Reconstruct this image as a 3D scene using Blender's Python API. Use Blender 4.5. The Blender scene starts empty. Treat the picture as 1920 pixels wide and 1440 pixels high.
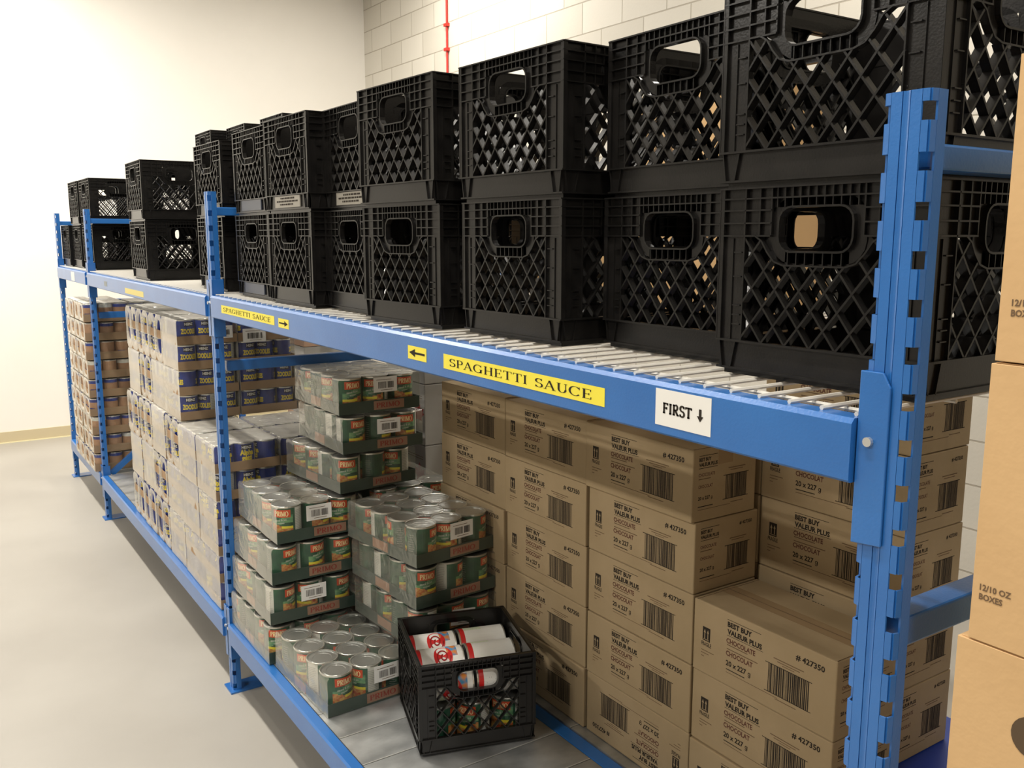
import bpy, math, random
from mathutils import Vector, Matrix
random.seed(7)
S = bpy.context.scene
COL = S.collection
PI = math.pi

# ------------------------------------------------------------------ camera
CAM = Vector((-.893, -.565, 1.673)); YAW, PITCH, FPX = .589, .162, 1700.0
cd = bpy.data.cameras.new('camera'); cam = bpy.data.objects.new('camera', cd); COL.objects.link(cam)
cd.sensor_width = 36; cd.lens = FPX / 1920 * 36; cd.clip_start = .02; cd.clip_end = 60
cam.location = CAM; cam.rotation_euler = (PI/2 - PITCH, 0, -YAW)
S.camera = cam
# ------------------------------------------------------------------ world, exposure
w = bpy.data.worlds.new('world'); S.world = w; w.use_nodes = True
w.node_tree.nodes['Background'].inputs[0].default_value = (1, .97, .93, 1)
w.node_tree.nodes['Background'].inputs[1].default_value = .25
S.view_settings.view_transform = 'Standard'; S.view_settings.look = 'None'
S.view_settings.exposure = 0.2; S.view_settings.gamma = 1; S.view_settings.use_curve_mapping = False
try:
    S.cycles.transparent_max_bounces = 24; S.cycles.max_bounces = 8; S.cycles.diffuse_bounces = 4
    S.cycles.sample_clamp_indirect = 6; S.cycles.use_denoising = True
    S.cycles.caustics_reflective = False; S.cycles.caustics_refractive = False
except Exception: pass
# ------------------------------------------------------------------ ceiling lights
LIGHTS = [  # x, y, power
    (2.25, 5.4, 46), (2.1, 1.6, 38),
    (-.68, .3, 46), (-.68, 3.2, 58), (-.68, 6.2, 125),
    (-4.3, .4, 105), (-4.3, 4.2, 105), (-1.2, -2.6, 60)]  # last entry: added fill behind the camera, brightens faces turned to it
LZ = 4.0

# ------------------------------------------------------------------ materials
MATS = {}
def mat(name, col=(.5,.5,.5), rough=.5, metal=0, spec=.5, emit=None, es=1.0):
    if name in MATS: return MATS[name]
    m = bpy.data.materials.new(name); m.use_nodes = True
    b = m.node_tree.nodes['Principled BSDF']
    b.inputs['Base Color'].default_value = (*col, 1); b.inputs['Roughness'].default_value = rough
    b.inputs['Metallic'].default_value = metal; b.inputs['Specular IOR Level'].default_value = spec
    if emit: b.inputs['Emission Color'].default_value = (*emit, 1); b.inputs['Emission Strength'].default_value = es
    MATS[name] = m; return m
def nodes(m): return m.node_tree.nodes, m.node_tree.links, m.node_tree.nodes['Principled BSDF']
def noisy(name, c1, c2, scale, rough=.5, metal=0, spec=.5, detail=4, bump=0, r2=None, stretch=(1,1,1), bscale=None):
    m = mat(name, c1, rough, metal, spec); n, l, b = nodes(m)
    tc = n.new('ShaderNodeTexCoord'); mp = n.new('ShaderNodeMapping'); mp.inputs['Scale'].default_value = stretch
    nz = n.new('ShaderNodeTexNoise'); nz.inputs['Scale'].default_value = scale; nz.inputs['Detail'].default_value = detail
    rp = n.new('ShaderNodeValToRGB'); rp.color_ramp.elements[0].color = (*c1, 1); rp.color_ramp.elements[1].color = (*c2, 1)
    rp.color_ramp.elements[0].position = .35; rp.color_ramp.elements[1].position = .65
    l.new(tc.outputs['Object'], mp.inputs[0]); l.new(mp.outputs[0], nz.inputs['Vector']); l.new(nz.outputs['Fac'], rp.inputs[0]); l.new(rp.outputs[0], b.inputs['Base Color'])
    if r2 is not None:
        mr = n.new('ShaderNodeMapRange'); mr.inputs['To Min'].default_value = rough; mr.inputs['To Max'].default_value = r2
        l.new(nz.outputs['Fac'], mr.inputs[0]); l.new(mr.outputs[0], b.inputs['Roughness'])
    if bump:
        n2 = n.new('ShaderNodeTexNoise'); n2.inputs['Scale'].default_value = bscale or scale*4; l.new(mp.outputs[0], n2.inputs['Vector'])
        bp = n.new('ShaderNodeBump'); bp.inputs['Strength'].default_value = bump; bp.inputs['Distance'].default_value = .01
        l.new(n2.outputs['Fac'], bp.inputs['Height']); l.new(bp.outputs[0], b.inputs['Normal'])
    return m
black = noisy('black_plastic', (.007,.0065,.006), (.012,.011,.010), 30, .27, spec=.45, bump=.03, bscale=300)
blue = noisy('blue_powder_coat', (.020,.135,.43), (.025,.158,.48), 6, .32, spec=.5, bump=.04, bscale=250)
blue.node_tree.nodes['Principled BSDF'].inputs['Coat Weight'].default_value = .45; blue.node_tree.nodes['Principled BSDF'].inputs['Coat Roughness'].default_value = .14
royal = mat('royal_blue_plastic', (.012,.045,.32), .42)
galv = noisy('galvanised_sheet', (.38,.39,.39), (.62,.63,.62), 7, .28, metal=.75, r2=.5, detail=6, stretch=(1,1.6,1))
galv_edge = mat('bright_sheet_edge', (.8,.8,.76), .3, .6)
wirem = mat('white_coated_wire', (.74,.71,.64), .35)
bolt = mat('zinc_bolt', (.75,.75,.73), .3, .8)
kraft = noisy('kraft_cardboard', (.365,.272,.155), (.415,.312,.185), 5, .8, spec=.15, bump=.05, bscale=60)
kraft2 = noisy('kraft_cardboard_tray', (.36,.235,.135), (.42,.28,.165), 9, .7, spec=.2)
tan = noisy('tan_cardboard', (.60,.385,.19), (.66,.435,.22), 4, .75, spec=.2, bump=.05, bscale=80)
tape = mat('clear_packing_tape', (.34,.235,.13), .25, spec=.5)
ink = mat('black_ink', (.035,.028,.022), .8, spec=.1)
inkb = mat('brown_ink', (.13,.055,.04), .8, spec=.1)
inkg = mat('grey_brown_ink', (.17,.11,.065), .8, spec=.1)
whitebox = noisy('white_carton', (.42,.405,.375), (.48,.46,.43), 6, .7)
redink = mat('red_ink', (.42,.015,.02), .6)
paper = mat('white_paper', (.82,.81,.77), .6)
yellow = mat('yellow_label', (.88,.76,.06), .45)
greentray = noisy('dark_green_tray', (.022,.050,.038), (.030,.062,.048), 8, .45)
lidm = mat('tin_lid', (.52,.53,.52), .32, .9)
rimm = mat('tin_rim', (.72,.71,.66), .28, .9)
cgreen = noisy('can_green_label', (.012,.060,.036), (.025,.105,.052), 25, .3, spec=.6)
clight = noisy('can_teal_wave', (.05,.20,.12), (.18,.36,.16), 40, .3, spec=.6, stretch=(1,1,3))
cred = mat('can_red_logo', (.62,.075,.02), .35)
ccream = mat('logo_cream', (.95,.78,.42), .4)
cfood = noisy('can_food_picture', (.45,.05,.02), (.62,.40,.12), 90, .35, detail=2)
cyel = mat('can_yellow_band', (.80,.68,.05), .35)
cwhite = mat('can_white_panel', (.66,.66,.60), .45)
cline = mat('can_fine_print', (.33,.34,.32), .6)
hblue = noisy('can_blue_label', (.012,.022,.18), (.02,.05,.30), 30, .3, spec=.6)
hyel = mat('pasta_yellow_lettering', (.85,.68,.06), .4)
hblack = mat('can_black_plaque', (.015,.012,.012), .4)
hwhite = mat('can_white_lettering', (.85,.84,.80), .4)
btan = noisy('can_tan_label', (.40,.22,.12), (.50,.30,.17), 20, .45)
wwhite = noisy('can_white_label', (.80,.79,.74), (.84,.83,.78), 20, .4)
patchy = noisy('can_picture_patch', (.75,.25,.02), (.06,.30,.55), 60, .4, detail=0)
ppale = noisy('can_pale_green_print', (.78,.80,.66), (.60,.72,.45), 120, .4, stretch=(1,1,4))
logopatch = mat('tray_print_patch', (.36,.20,.13), .6)
logored = mat('tray_red_print', (.34,.05,.03), .6)
silverpanel = mat('grey_plate', (.30,.28,.24), .4, .2)
bluepanel = mat('blue_grey_plate', (.05,.06,.085), .3, .2)

def film_mat(name, lo, pwr, dmix):
    m = bpy.data.materials.new(name); m.use_nodes = True
    n, l = m.node_tree.nodes, m.node_tree.links; n.clear()
    out = n.new('ShaderNodeOutputMaterial'); tr = n.new('ShaderNodeBsdfTransparent'); tr.inputs[0].default_value = (.97,.97,.95,1)
    gl = n.new('ShaderNodeBsdfGlossy'); gl.inputs['Roughness'].default_value = .22; gl.inputs[0].default_value = (.95,.93,.88,1)
    df = n.new('ShaderNodeBsdfTranslucent'); d2 = n.new('ShaderNodeBsdfDiffuse'); d2.inputs[0].default_value = (.80,.77,.70,1)
    df.inputs[0].default_value = (.8,.78,.72,1)
    lw = n.new('ShaderNodeLayerWeight'); lw.inputs[0].default_value = .5
    tc = n.new('ShaderNodeTexCoord'); nz = n.new('ShaderNodeTexNoise'); nz.inputs['Scale'].default_value = 14; nz.inputs['Detail'].default_value = 3
    nz.inputs['Distortion'].default_value = 1.5
    l.new(tc.outputs['Object'], nz.inputs['Vector'])
    bp = n.new('ShaderNodeBump'); bp.inputs['Strength'].default_value = .5; bp.inputs['Distance'].default_value = .012; l.new(nz.outputs['Fac'], bp.inputs['Height'])
    l.new(bp.outputs[0], gl.inputs['Normal'])
    mx = n.new('ShaderNodeMixShader'); mx.inputs[0].default_value = dmix
    l.new(gl.outputs[0], mx.inputs[1]); l.new(d2.outputs[0], mx.inputs[2])
    # share of film that is not clear grows at grazing angles
    pw = n.new('ShaderNodeMath'); pw.operation = 'POWER'; pw.inputs[1].default_value = pwr; l.new(lw.outputs['Facing'], pw.inputs[0])
    mr = n.new('ShaderNodeMapRange'); mr.inputs['To Min'].default_value = lo; mr.inputs['To Max'].default_value = .95
    l.new(pw.outputs[0], mr.inputs[0])
    ms = n.new('ShaderNodeMixShader'); l.new(mr.outputs[0], ms.inputs[0]); l.new(tr.outputs[0], ms.inputs[1]); l.new(mx.outputs[0], ms.inputs[2])
    l.new(ms.outputs[0], out.inputs[0]); return m
film = film_mat('milky_shrink_film', .06, 1.7, .5)
clear = film_mat('clear_shrink_film', .04, 2.2, .35)
cleartop = film_mat('clear_top_film', .02, 3.2, .25)

# ------------------------------------------------------------------ mesh helpers
class MB:
    def __init__(s): s.v = []; s.f = []; s.m = []; s.mats = []
    def mi(s, m):
        if m not in s.mats: s.mats.append(m)
        return s.mats.index(m)
    def add(s, vs, fs, m):
        o = len(s.v); s.v += [tuple(p) for p in vs]; k = s.mi(m)
        for f in fs: s.f.append(tuple(i+o for i in f)); s.m.append(k)
    def box(s, x0,y0,z0,x1,y1,z1, m, M=None):
        vs = [(x,y,z) for x in (x0,x1) for y in (y0,y1) for z in (z0,z1)]
        if M: vs = [M @ Vector(p) for p in vs]
        s.add(vs, [(0,1,3,2),(4,6,7,5),(0,4,5,1),(2,3,7,6),(0,2,6,4),(1,5,7,3)], m)
    def quad(s, a,b,c,d, m): s.add([a,b,c,d], [(0,1,2,3)], m)
    def bar(s, a, b, w, h, up, m):       # rectangular bar a->b, w across, h along up
        a, b, up = Vector(a), Vector(b), Vector(up); d = (b-a).normalized(); sd = d.cross(up).normalized()*w/2; u = up.normalized()*h/2
        vs = [p+i*sd+j*u for p in (a,b) for i in (-1,1) for j in (-1,1)]
        s.add(vs, [(0,1,3,2),(4,6,7,5),(0,4,5,1),(2,3,7,6),(0,2,6,4),(1,5,7,3)], m)
    def tube(s, a, b, r, m, n=8, caps=True):
        a, b = Vector(a), Vector(b); d = (b-a).normalized(); t = Vector((0,0,1)) if abs(d.z) < .9 else Vector((1,0,0))
        u = d.cross(t).normalized(); v = d.cross(u)
        vs = [p + r*(math.cos(2*PI*i/n)*u + math.sin(2*PI*i/n)*v) for p in (a,b) for i in range(n)]
        fs = [(i,(i+1)%n,n+(i+1)%n,n+i) for i in range(n)]
        if caps: fs += [tuple(range(n))[::-1], tuple(range(n,2*n))]
        s.add(vs, fs, m)
    def lathe(s, prof, m, n=28):         # prof: (r,z) list
        vs = [(r*math.cos(2*PI*i/n), r*math.sin(2*PI*i/n), z) for r,z in prof for i in range(n)]
        fs = [(k*n+i, k*n+(i+1)%n, (k+1)*n+(i+1)%n, (k+1)*n+i) for k in range(len(prof)-1) for i in range(n)]
        s.add(vs, fs, m)
    def mesh(s, name, smooth=False):
        me = bpy.data.meshes.new(name); me.from_pydata(s.v, [], s.f)
        for m in s.mats: me.materials.append(m)
        me.polygons.foreach_set('material_index', s.m)
        if smooth: me.polygons.foreach_set('use_smooth', [True]*len(s.f))
        me.update(); return me
def obj(name, mb, parent=None, loc=None, smooth=False, bevel=0):
    me = mb if isinstance(mb, bpy.types.Mesh) else mb.mesh(name, smooth)
    o = bpy.data.objects.new(name, me); COL.objects.link(o)
    if parent: o.parent = parent
    if loc: o.location = loc
    if bevel:
        b = o.modifiers.new('bevel', 'BEVEL'); b.width = bevel; b.segments = 2; b.limit_method = 'ANGLE'; b.angle_limit = .6
    return o
def empty(name, loc, rz=0):
    o = bpy.data.objects.new(name, None); COL.objects.link(o); o.location = loc; o.rotation_euler = (0,0,rz); o.empty_display_size = .05; return o
def tag(o, label, cat, group=None):
    o['label'] = label; o['category'] = cat
    if group: o['group'] = group
    return o
def struct(o): o['kind'] = 'structure'; return o
ORD = ['bottom', 'second', 'third', 'fourth', 'fifth', 'sixth', 'seventh', 'eighth', 'ninth', 'tenth']

# ------------------------------------------------------------------ lettering
def ribbon(pts):                          # pts: (x,y,w)
    vs = []; n = len(pts)
    for i,(x,y,wd) in enumerate(pts):
        a = pts[max(0,i-1)]; b = pts[min(n-1,i+1)]; dx, dy = b[0]-a[0], b[1]-a[1]; L = math.hypot(dx,dy) or 1
        nx, ny = -dy/L*wd/2, dx/L*wd/2; vs += [(x+nx,y+ny),(x-nx,y-ny)]
    return vs, [(2*i,2*i+1,2*i+3,2*i+2) for i in range(n-1)]
def glyph(ch, t=.05, T=.13):
    P = []
    def ln(x0,y0,x1,y1,wd): P.append(ribbon([(x0,y0,wd),(x1,y1,wd)]))
    def arc(cx,cy,rx,ry,a0,a1,n=16):
        P.append(ribbon([(cx+rx*math.cos(a), cy+ry*math.sin(a), t+(T-t)*abs(math.cos(a))**1.3) for a in [math.radians(a0+(a1-a0)*i/n) for i in range(n+1)]]))
    def sf(x,y,L=.26): ln(x-L/2,y+(t/2 if y < .5 else -t/2),x+L/2,y+(t/2 if y < .5 else -t/2),t)
    if ch == 'I': ln(.16,0,.16,1,T); sf(.16,0); sf(.16,1); ad = .34
    elif ch == 'T': ln(.34,0,.34,1,T); sf(.34,0); ln(.03,1-t/2,.65,1-t/2,t); ln(.05,1,.05,.78,t); ln(.63,1,.63,.78,t); ad = .70
    elif ch in 'EF':
        ln(.16,0,.16,1,T); ln(.04,1-t/2,.56,1-t/2,t); ln(.16,.51,.46,.51,t); ln(.54,1,.54,.78,t); ln(.44,.62,.44,.40,t)
        if ch == 'E': ln(.04,t/2,.58,t/2,t); ln(.56,0,.56,.23,t)
        else: sf(.16,0)
        ad = .66
    elif ch == 'H': ln(.16,0,.16,1,T); ln(.62,0,.62,1,T); ln(.16,.5,.62,.5,t); [sf(x,y) for x in (.16,.62) for y in (0,1)]; ad = .80
    elif ch in 'PR':
        ln(.16,0,.16,1,T); sf(.16,0); ln(.04,1-t/2,.34,1-t/2,t); arc(.34,.735,.2,.24,90,-90); ln(.16,.495,.34,.495,t); ad = .62
        if ch == 'R': ln(.32,.49,.60,.02,T); ln(.54,t/2,.72,t/2,t); ad = .72
    elif ch == 'A': ln(.09,0,.37,1,t*1.1); ln(.36,1,.66,0,T); ln(.20,.34,.56,.34,t); sf(.09,0,.22); sf(.66,0); ad = .78
    elif ch == 'S': arc(.30,.745,.20,.225,25,262); arc(.30,.265,.215,.24,100,-158); ln(.48,.98,.48,.76,t); ln(.10,.02,.10,.25,t); ad = .60
    elif ch in 'CG':
        arc(.40,.5,.32,.48,42,320 if ch == 'C' else 330, 24); ln(.66,.98,.66,.70,t); ad = .76
        if ch == 'G': ln(.66,.03,.66,.42,T); ln(.52,.42,.78,.42,t); ad = .84
    elif ch == 'O': arc(.40,.5,.32,.48,0,360,28); ad = .80
    elif ch == 'U': ln(.16,1,.16,.34,T); ln(.60,1,.60,.34,t*1.2); arc(.38,.35,.22,.33,180,360); sf(.16,1); sf(.60,1,.2); ad = .74
    elif ch == 'M': ln(.14,0,.14,1,t*1.1); ln(.14,1,.44,.05,T); ln(.44,.05,.74,1,t*1.1); ln(.74,0,.74,1,T); [sf(x,y,.22) for x in (.14,.74) for y in (0,1)]; ad = .90
    else: ad = .42
    return P, ad
def serif(text, t=.05, T=.13, gap=.03):    # -> verts2d, faces, width (unit cap height)
    V, F, x = [], [], 0
    for ch in text:
        P, ad = glyph(ch, t, T)
        for vs, fs in P:
            o = len(V); V += [(a+x, b) for a,b in vs]; F += [tuple(i+o for i in f) for f in fs]
        x += ad + gap
    return V, F, x
_bt = {}
def sans(text, bold=.0):                   # built-in font, unit cap height, starts at x=0
    k = (text, bold)
    if k in _bt: return _bt[k]
    cu = bpy.data.curves.new('lettering', 'FONT'); cu.body = text; cu.offset = bold; cu.resolution_u = 2; cu.fill_mode = 'BOTH'
    o = bpy.data.objects.new('lettering', cu); COL.objects.link(o); bpy.context.view_layer.update()
    me = bpy.data.meshes.new_from_object(o)
    V = [(v.co.x, v.co.y) for v in me.vertices]; F = [tuple(p.vertices) for p in me.polygons]
    bpy.data.objects.remove(o); bpy.data.curves.remove(cu); bpy.data.meshes.remove(me)
    x0 = min(v[0] for v in V); h = .69; V = [((a-x0)/h, b/h) for a,b in V]
    _bt[k] = (V, F, max(v[0] for v in V)); return _bt[k]
def small_g():                             # single-storey g, unit x-height letter
    V, F = [], []
    def add(vs_fs):
        vs, fs = vs_fs; o = len(V); V.extend(vs); F.extend(tuple(i+o for i in f) for f in fs)
    add(ribbon([(.32+.24*math.cos(a), .33+.30*math.sin(a), .15) for a in [2*PI*i/18 for i in range(19)]]))
    add(ribbon([(.60,.66,.15),(.60,-.05,.15)])); add(ribbon([(.32+.28*math.cos(a), -.05+.24*math.sin(a), .14) for a in [-PI*.93*i/10 for i in range(11)]]))
    return V, F, .68
def put(mb, txt, fn, m):                   # fn maps unit 2d -> 3d
    V, F, W = txt; mb.add([fn(a,b) for a,b in V], F, m)

# ------------------------------------------------------------------ the room
XW, YW, CZ = 2.97, 7.755, 4.05
XL, YN = -8.0, -4.0
def floor_mat():
    m = noisy('sealed_concrete', (.375,.35,.31), (.43,.405,.36), 1.3, .38, spec=.4, detail=8, r2=.5)
    return m
b = MB(); b.box(XL-.1,YN-.1,-.1,XW+.1,YW+.1,0, floor_mat()); struct(obj('floor', b))
wallw = noisy('white_wall_paint', (.86,.83,.77), (.88,.85,.79), 2, .7, bump=.03, bscale=120)
b = MB(); b.box(XL-.1,YN-.1,CZ,XW+.1,YW+.1,CZ+.1, mat('ceiling_paint',(.5,.48,.45),.8)); struct(obj('ceiling', b))
b = MB(); b.box(XL-.1,YW,0,XW+.1,YW+.1,CZ, wallw); struct(obj('wall_back', b))
far = mat('grey_wall_paint', (.42,.40,.37), .8)
b = MB(); b.box(XL-.1,YN-.1,0,XW+.1,YN,CZ, far); struct(obj('wall_front', b))
b = MB(); b.box(XL-.1,YN,0,XL,YW,CZ, far); struct(obj('wall_left', b))
def block_mat():
    m = mat('painted_concrete_block', (.7,.66,.58), .7); n, l, bs = nodes(m)
    tc = n.new('ShaderNodeTexCoord'); sx = n.new('ShaderNodeSeparateXYZ'); cb = n.new('ShaderNodeCombineXYZ')
    a1 = n.new('ShaderNodeMath'); a1.inputs[1].default_value = .015; a2 = n.new('ShaderNodeMath'); a2.inputs[1].default_value = .02
    l.new(tc.outputs['Object'], sx.inputs[0]); l.new(sx.outputs[1], a1.inputs[0]); l.new(sx.outputs[2], a2.inputs[0]); l.new(a1.outputs[0], cb.inputs[0]); l.new(a2.outputs[0], cb.inputs[1])
    br = n.new('ShaderNodeTexBrick'); br.inputs['Scale'].default_value = 1; br.inputs['Brick Width'].default_value = .4; br.inputs['Row Height'].default_value = .2
    br.inputs['Mortar Size'].default_value = .005; br.inputs['Mortar Smooth'].default_value = .4; br.inputs['Bias'].default_value = 0
    br.inputs['Color1'].default_value = (.60,.565,.49,1); br.inputs['Color2'].default_value = (.68,.645,.57,1); br.inputs['Mortar'].default_value = (.42,.38,.31,1)
    l.new(cb.outputs[0], br.inputs['Vector'])
    nz = n.new('ShaderNodeTexNoise'); nz.inputs['Scale'].default_value = 60; nz.inputs['Detail'].default_value = 5; l.new(tc.outputs['Object'], nz.inputs['Vector'])
    mx = n.new('ShaderNodeMath'); mx.operation = 'MULTIPLY_ADD'; mx.inputs[1].default_value = .35; l.new(nz.outputs['Fac'], mx.inputs[0])
    iv = n.new('ShaderNodeMath'); iv.operation = 'MULTIPLY'; iv.inputs[1].default_value = -1.5; l.new(br.outputs['Fac'], iv.inputs[0]); l.new(iv.outputs[0], mx.inputs[2])
    bp = n.new('ShaderNodeBump'); bp.inputs['Strength'].default_value = .5; bp.inputs['Distance'].default_value = .004; l.new(mx.outputs[0], bp.inputs['Height']); l.new(bp.outputs[0], bs.inputs['Normal'])
    l.new(br.outputs['Color'], bs.inputs['Base Color']); return m
b = MB(); b.box(XW,YN,0,XW+.1,YW,CZ, block_mat()); struct(obj('wall_right', b))
b = MB(); vb = mat('beige_vinyl_base', (.60,.51,.33), .45)
b.box(XL,YW-.008,.004,XW,YW,.092, vb); b.box(XL,YW-.014,0,XW,YW,.008, mat('floor_sealant',(.85,.78,.5),.5)); struct(obj('baseboard_back', b))
# red conduit on the block wall
b = MB(); rc = mat('red_conduit_paint', (.55,.03,.02), .4)
b.tube((XW-.012,6.15,0),(XW-.012,6.15,CZ), .009, rc, 10)
for z in (.9,1.9,2.6,2.97,3.17,3.36,3.8): b.box(XW-.03,6.125,z-.012,XW,6.175,z+.012, rc)
tag(obj('conduit', b), 'thin red conduit running up the concrete block wall', 'pipe')
# ceiling lights and the added fill lamp (above the frame)
for i,(x,y,p) in enumerate(LIGHTS):
    t = empty('ceiling_light', (x,y,CZ)); tag(t, ['ceiling strip light behind the rack by the block wall, far end','ceiling strip light behind the rack by the block wall, near end','ceiling strip light over the aisle nearest the camera','ceiling strip light over the middle of the aisle','ceiling strip light over the aisle by the far white wall','ceiling strip light by the left wall, near end','ceiling strip light by the left wall, far end','added fill lamp behind the camera'][i], 'light', 'ceiling strip lights')
    b = MB(); b.box(-.09,-.62,-.045,.09,.62,0, mat('lamp_housing',(.8,.8,.8),.5)); obj('housing', b, t)
    b = MB(); b.box(-.075,-.6,-.052,.075,.6,-.045, mat('lamp_diffuser',(1,1,1),.5, emit=(1,.95,.87), es=6)); obj('diffuser', b, t)
    L = bpy.data.lights.new('lamp', 'AREA'); L.shape = 'RECTANGLE'; L.size = .14; L.size_y = 1.15; L.energy = p; L.color = (1,.95,.865)
    lo = bpy.data.objects.new('lamp', L); COL.objects.link(lo); lo.parent = t; lo.location = (0,0,-.056)

# ------------------------------------------------------------------ pallet rack
Y1, Y2, Y3, Y4 = 0.0, 2.626, 5.118, 6.292
DEPTH = 1.2; TOPZ = 1.822; PCH = .0508; SLOT0 = 1.80
def column(mb, mirror=False):
    # C-section, 55 wide (y -.005..050), 40 deep, slots wrap round both front corners
    pf = [(.021,-.005),(.0045,-.005),(-.0035,-.0035),(-.005,.0035),(-.005,.016),(-.0035,.0195),(-.0035,.0225),(-.005,.026),(-.005,.0385),(-.0035,.0455),(.0045,.047),(.021,.047),(.021,.040)]
    slots = {1,2,8,9}
    T = .0025
    zs = []
    k = 0; z = SLOT0
    while z > .02: zs.append(z); z -= PCH
    sgn = (lambda x: x) if not mirror else (lambda x: DEPTH - x)
    for i in range(len(pf)-1):
        (xa,ya),(xb,yb) = pf[i], pf[i+1]
        segs = [(0, TOPZ)]
        if i in slots:
            segs = []; hi = TOPZ
            for z in zs: segs.append((z+.0095, hi)); hi = z-.0095
            segs.append((0, hi))
        d = Vector((xb-xa, yb-ya)).normalized(); nx, ny = d.y*T, -d.x*T     # inward offset
        for z0,z1 in segs:
            if z1-z0 < .0005: continue
            a,b2,c,e = (xa,ya),(xb,yb),(xb-nx*-1 if 0 else xb+nx*-1, yb+ny*-1),(xa+nx*-1, ya+ny*-1)
            vs = [(sgn(p[0]),p[1],z) for z in (z0,z1) for p in (a,b2,c,e)]
            mb.add(vs, [(0,1,5,4),(1,2,6,5),(2,3,7,6),(3,0,4,7),(0,3,2,1),(4,5,6,7)], blue)
def upright(y, label, dirs):
    t = empty('rack_upright', (0,y,0)); tag(t, label, 'rack upright', 'blue uprights of the storage rack')
    for mr in (False, True):
        b = MB(); column(b, mr); obj('post', b, t)
        b = MB(); x0, x1 = (-.022,.095) if not mr else (DEPTH-.095, DEPTH+.022)
        b.box(x0,-.022,0,x1,.066,.006, blue); obj('foot_plate', b, t)
    b = MB(); b.box(.019,.006,1.742,DEPTH-.019,.040,1.770, blue); obj('cross_brace', b, t, bevel=.003)
    b = MB(); b.box(.033,.006,1.200,DEPTH-.033,.042,1.236, blue); obj('cross_brace', b, t, bevel=.003)
    b = MB(); b.box(.033,.006,.13,DEPTH-.033,.042,.158, blue); obj('cross_brace', b, t, bevel=.003)
    if dirs: b = MB(); b.bar((.04,.024,.27),(DEPTH-.04,.024,1.18), .03, .03, (0,1,0), blue); obj('diagonal_brace', b, t)
    return t
upright(Y1, 'slotted blue rack upright nearest the camera, right of the FIRST sign', '')
upright(Y2, 'slotted blue rack upright between the spaghetti sauce beam and the canned pasta stack', '')
upright(Y3, 'slotted blue rack upright third from the camera, beside the far stack of trays', 'diag')
upright(Y4, 'slotted blue rack upright at the far end of the rack, by the white wall', '')

def arrow2d(direction):
    V = [(0,.40),(.62,.40),(.62,.12),(1,.5),(.62,.88),(.62,.60),(0,.60)]
    if direction < 0: V = [(1-a, b) for a,b in V]
    F = [(0,1,5,6),(2,3,4),(1,2,4,5)]
    return V, F, 1
def beam(ya, yb, z0, z1, label, rear=False, name='shelf_beam'):
    s = -1 if rear else 1; X = (lambda x: DEPTH - x) if rear else (lambda x: x)
    t = empty(name, (0,ya,z0)); tag(t, label, 'shelf beam')
    L = yb-ya
    b = MB(); h = z1-z0; pf = [(-.020,.003),(-.017,0),(.027,0),(.027,h-.018),(.012,h-.018),(.012,h),(-.015,h),(-.020,h-.006)]
    n = len(pf); vs = [(X(x),y,z) for y in (.004,L-.004) for x,z in pf]
    b.add(vs, [(i,(i+1)%n,n+(i+1)%n,n+i) for i in range(n)]+[tuple(range(n))[::-1], tuple(range(n,2*n))], blue); obj('beam_rail', b, t)
    for end,sg in ((0,-1),(L,1)):
        b = MB(); y0, y1 = sorted((end-sg*.002, end+sg*.036)); H0, H1 = -.070, h+.055
        # front plate with a clipped corner, and the flat lying against the post
        ye, yi = (y0,y1) if sg < 0 else (y1,y0)
        P = [(yi,H0),(ye,H0+.004),(ye,H1-.016),(ye-sg*.010,H1),(yi,H1)]
        vs = [(X(x),y,z) for x in (-.012,-.0085) for y,z in P]
        b.add(vs, [(0,1,2,3,4),(9,8,7,6,5)]+[(i,5+i,5+(i+1)%5,(i+1)%5) for i in range(5)], blue)
        yy = end + sg*.0015
        x0, x1 = sorted((X(-.010), X(.030))); b.box(x0,min(yy-.0015,yy+.0015),H0,x1,max(yy-.0015,yy+.0015),H1, blue)
        obj('beam_connector', b, t, bevel=.001)
        b = MB(); b.tube((X(-.011),end+sg*.014,h-.024),(X(-.0165),end+sg*.014,h-.024), .0055, bolt, 12); obj('safety_pin', b, t)
    return t
def sticker(t, ya, yb, z0, z1, m, base, name, x=-.0202):
    b = MB(); b.box(x-.0004,ya,z0,x,yb,z1, m); return obj(name, b, t)
G = .050
B1 = beam(Y1+G, Y2-.012, 1.395, 1.470, 'upper blue front beam with yellow SPAGHETTI SAUCE stickers and a FIRST sign')
B2 = beam(Y2+G, Y3-.012, 1.393, 1.466, 'upper front beam of the middle bay with one faded yellow sticker')
B3 = beam(Y3+G, Y4-.012, 1.393, 1.466, 'upper front beam of the far short bay with a small white sticker')
LB1 = beam(Y1+G, Y2-.012, .200, .273, 'lower blue front beam in front of the tray of loose cans')
LB2 = beam(Y2+G, Y3-.012, .200, .273, 'lower front beam under the canned pasta stack in the middle bay')
LB3 = beam(Y3+G, Y4-.012, .200, .273, 'lower front beam of the far short bay')
for i,(ya,yb,nm) in enumerate(((Y1,Y2,'near'),(Y2,Y3,'middle'),(Y3,Y4,'far'))):
    beam(ya+G, yb-.012, 1.395, 1.470, 'upper rear beam of the %s bay, on the block wall side' % nm, True)
    beam(ya+G, yb-.012, .200, .273, 'lower rear beam of the %s bay, on the block wall side' % nm, True)
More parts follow.
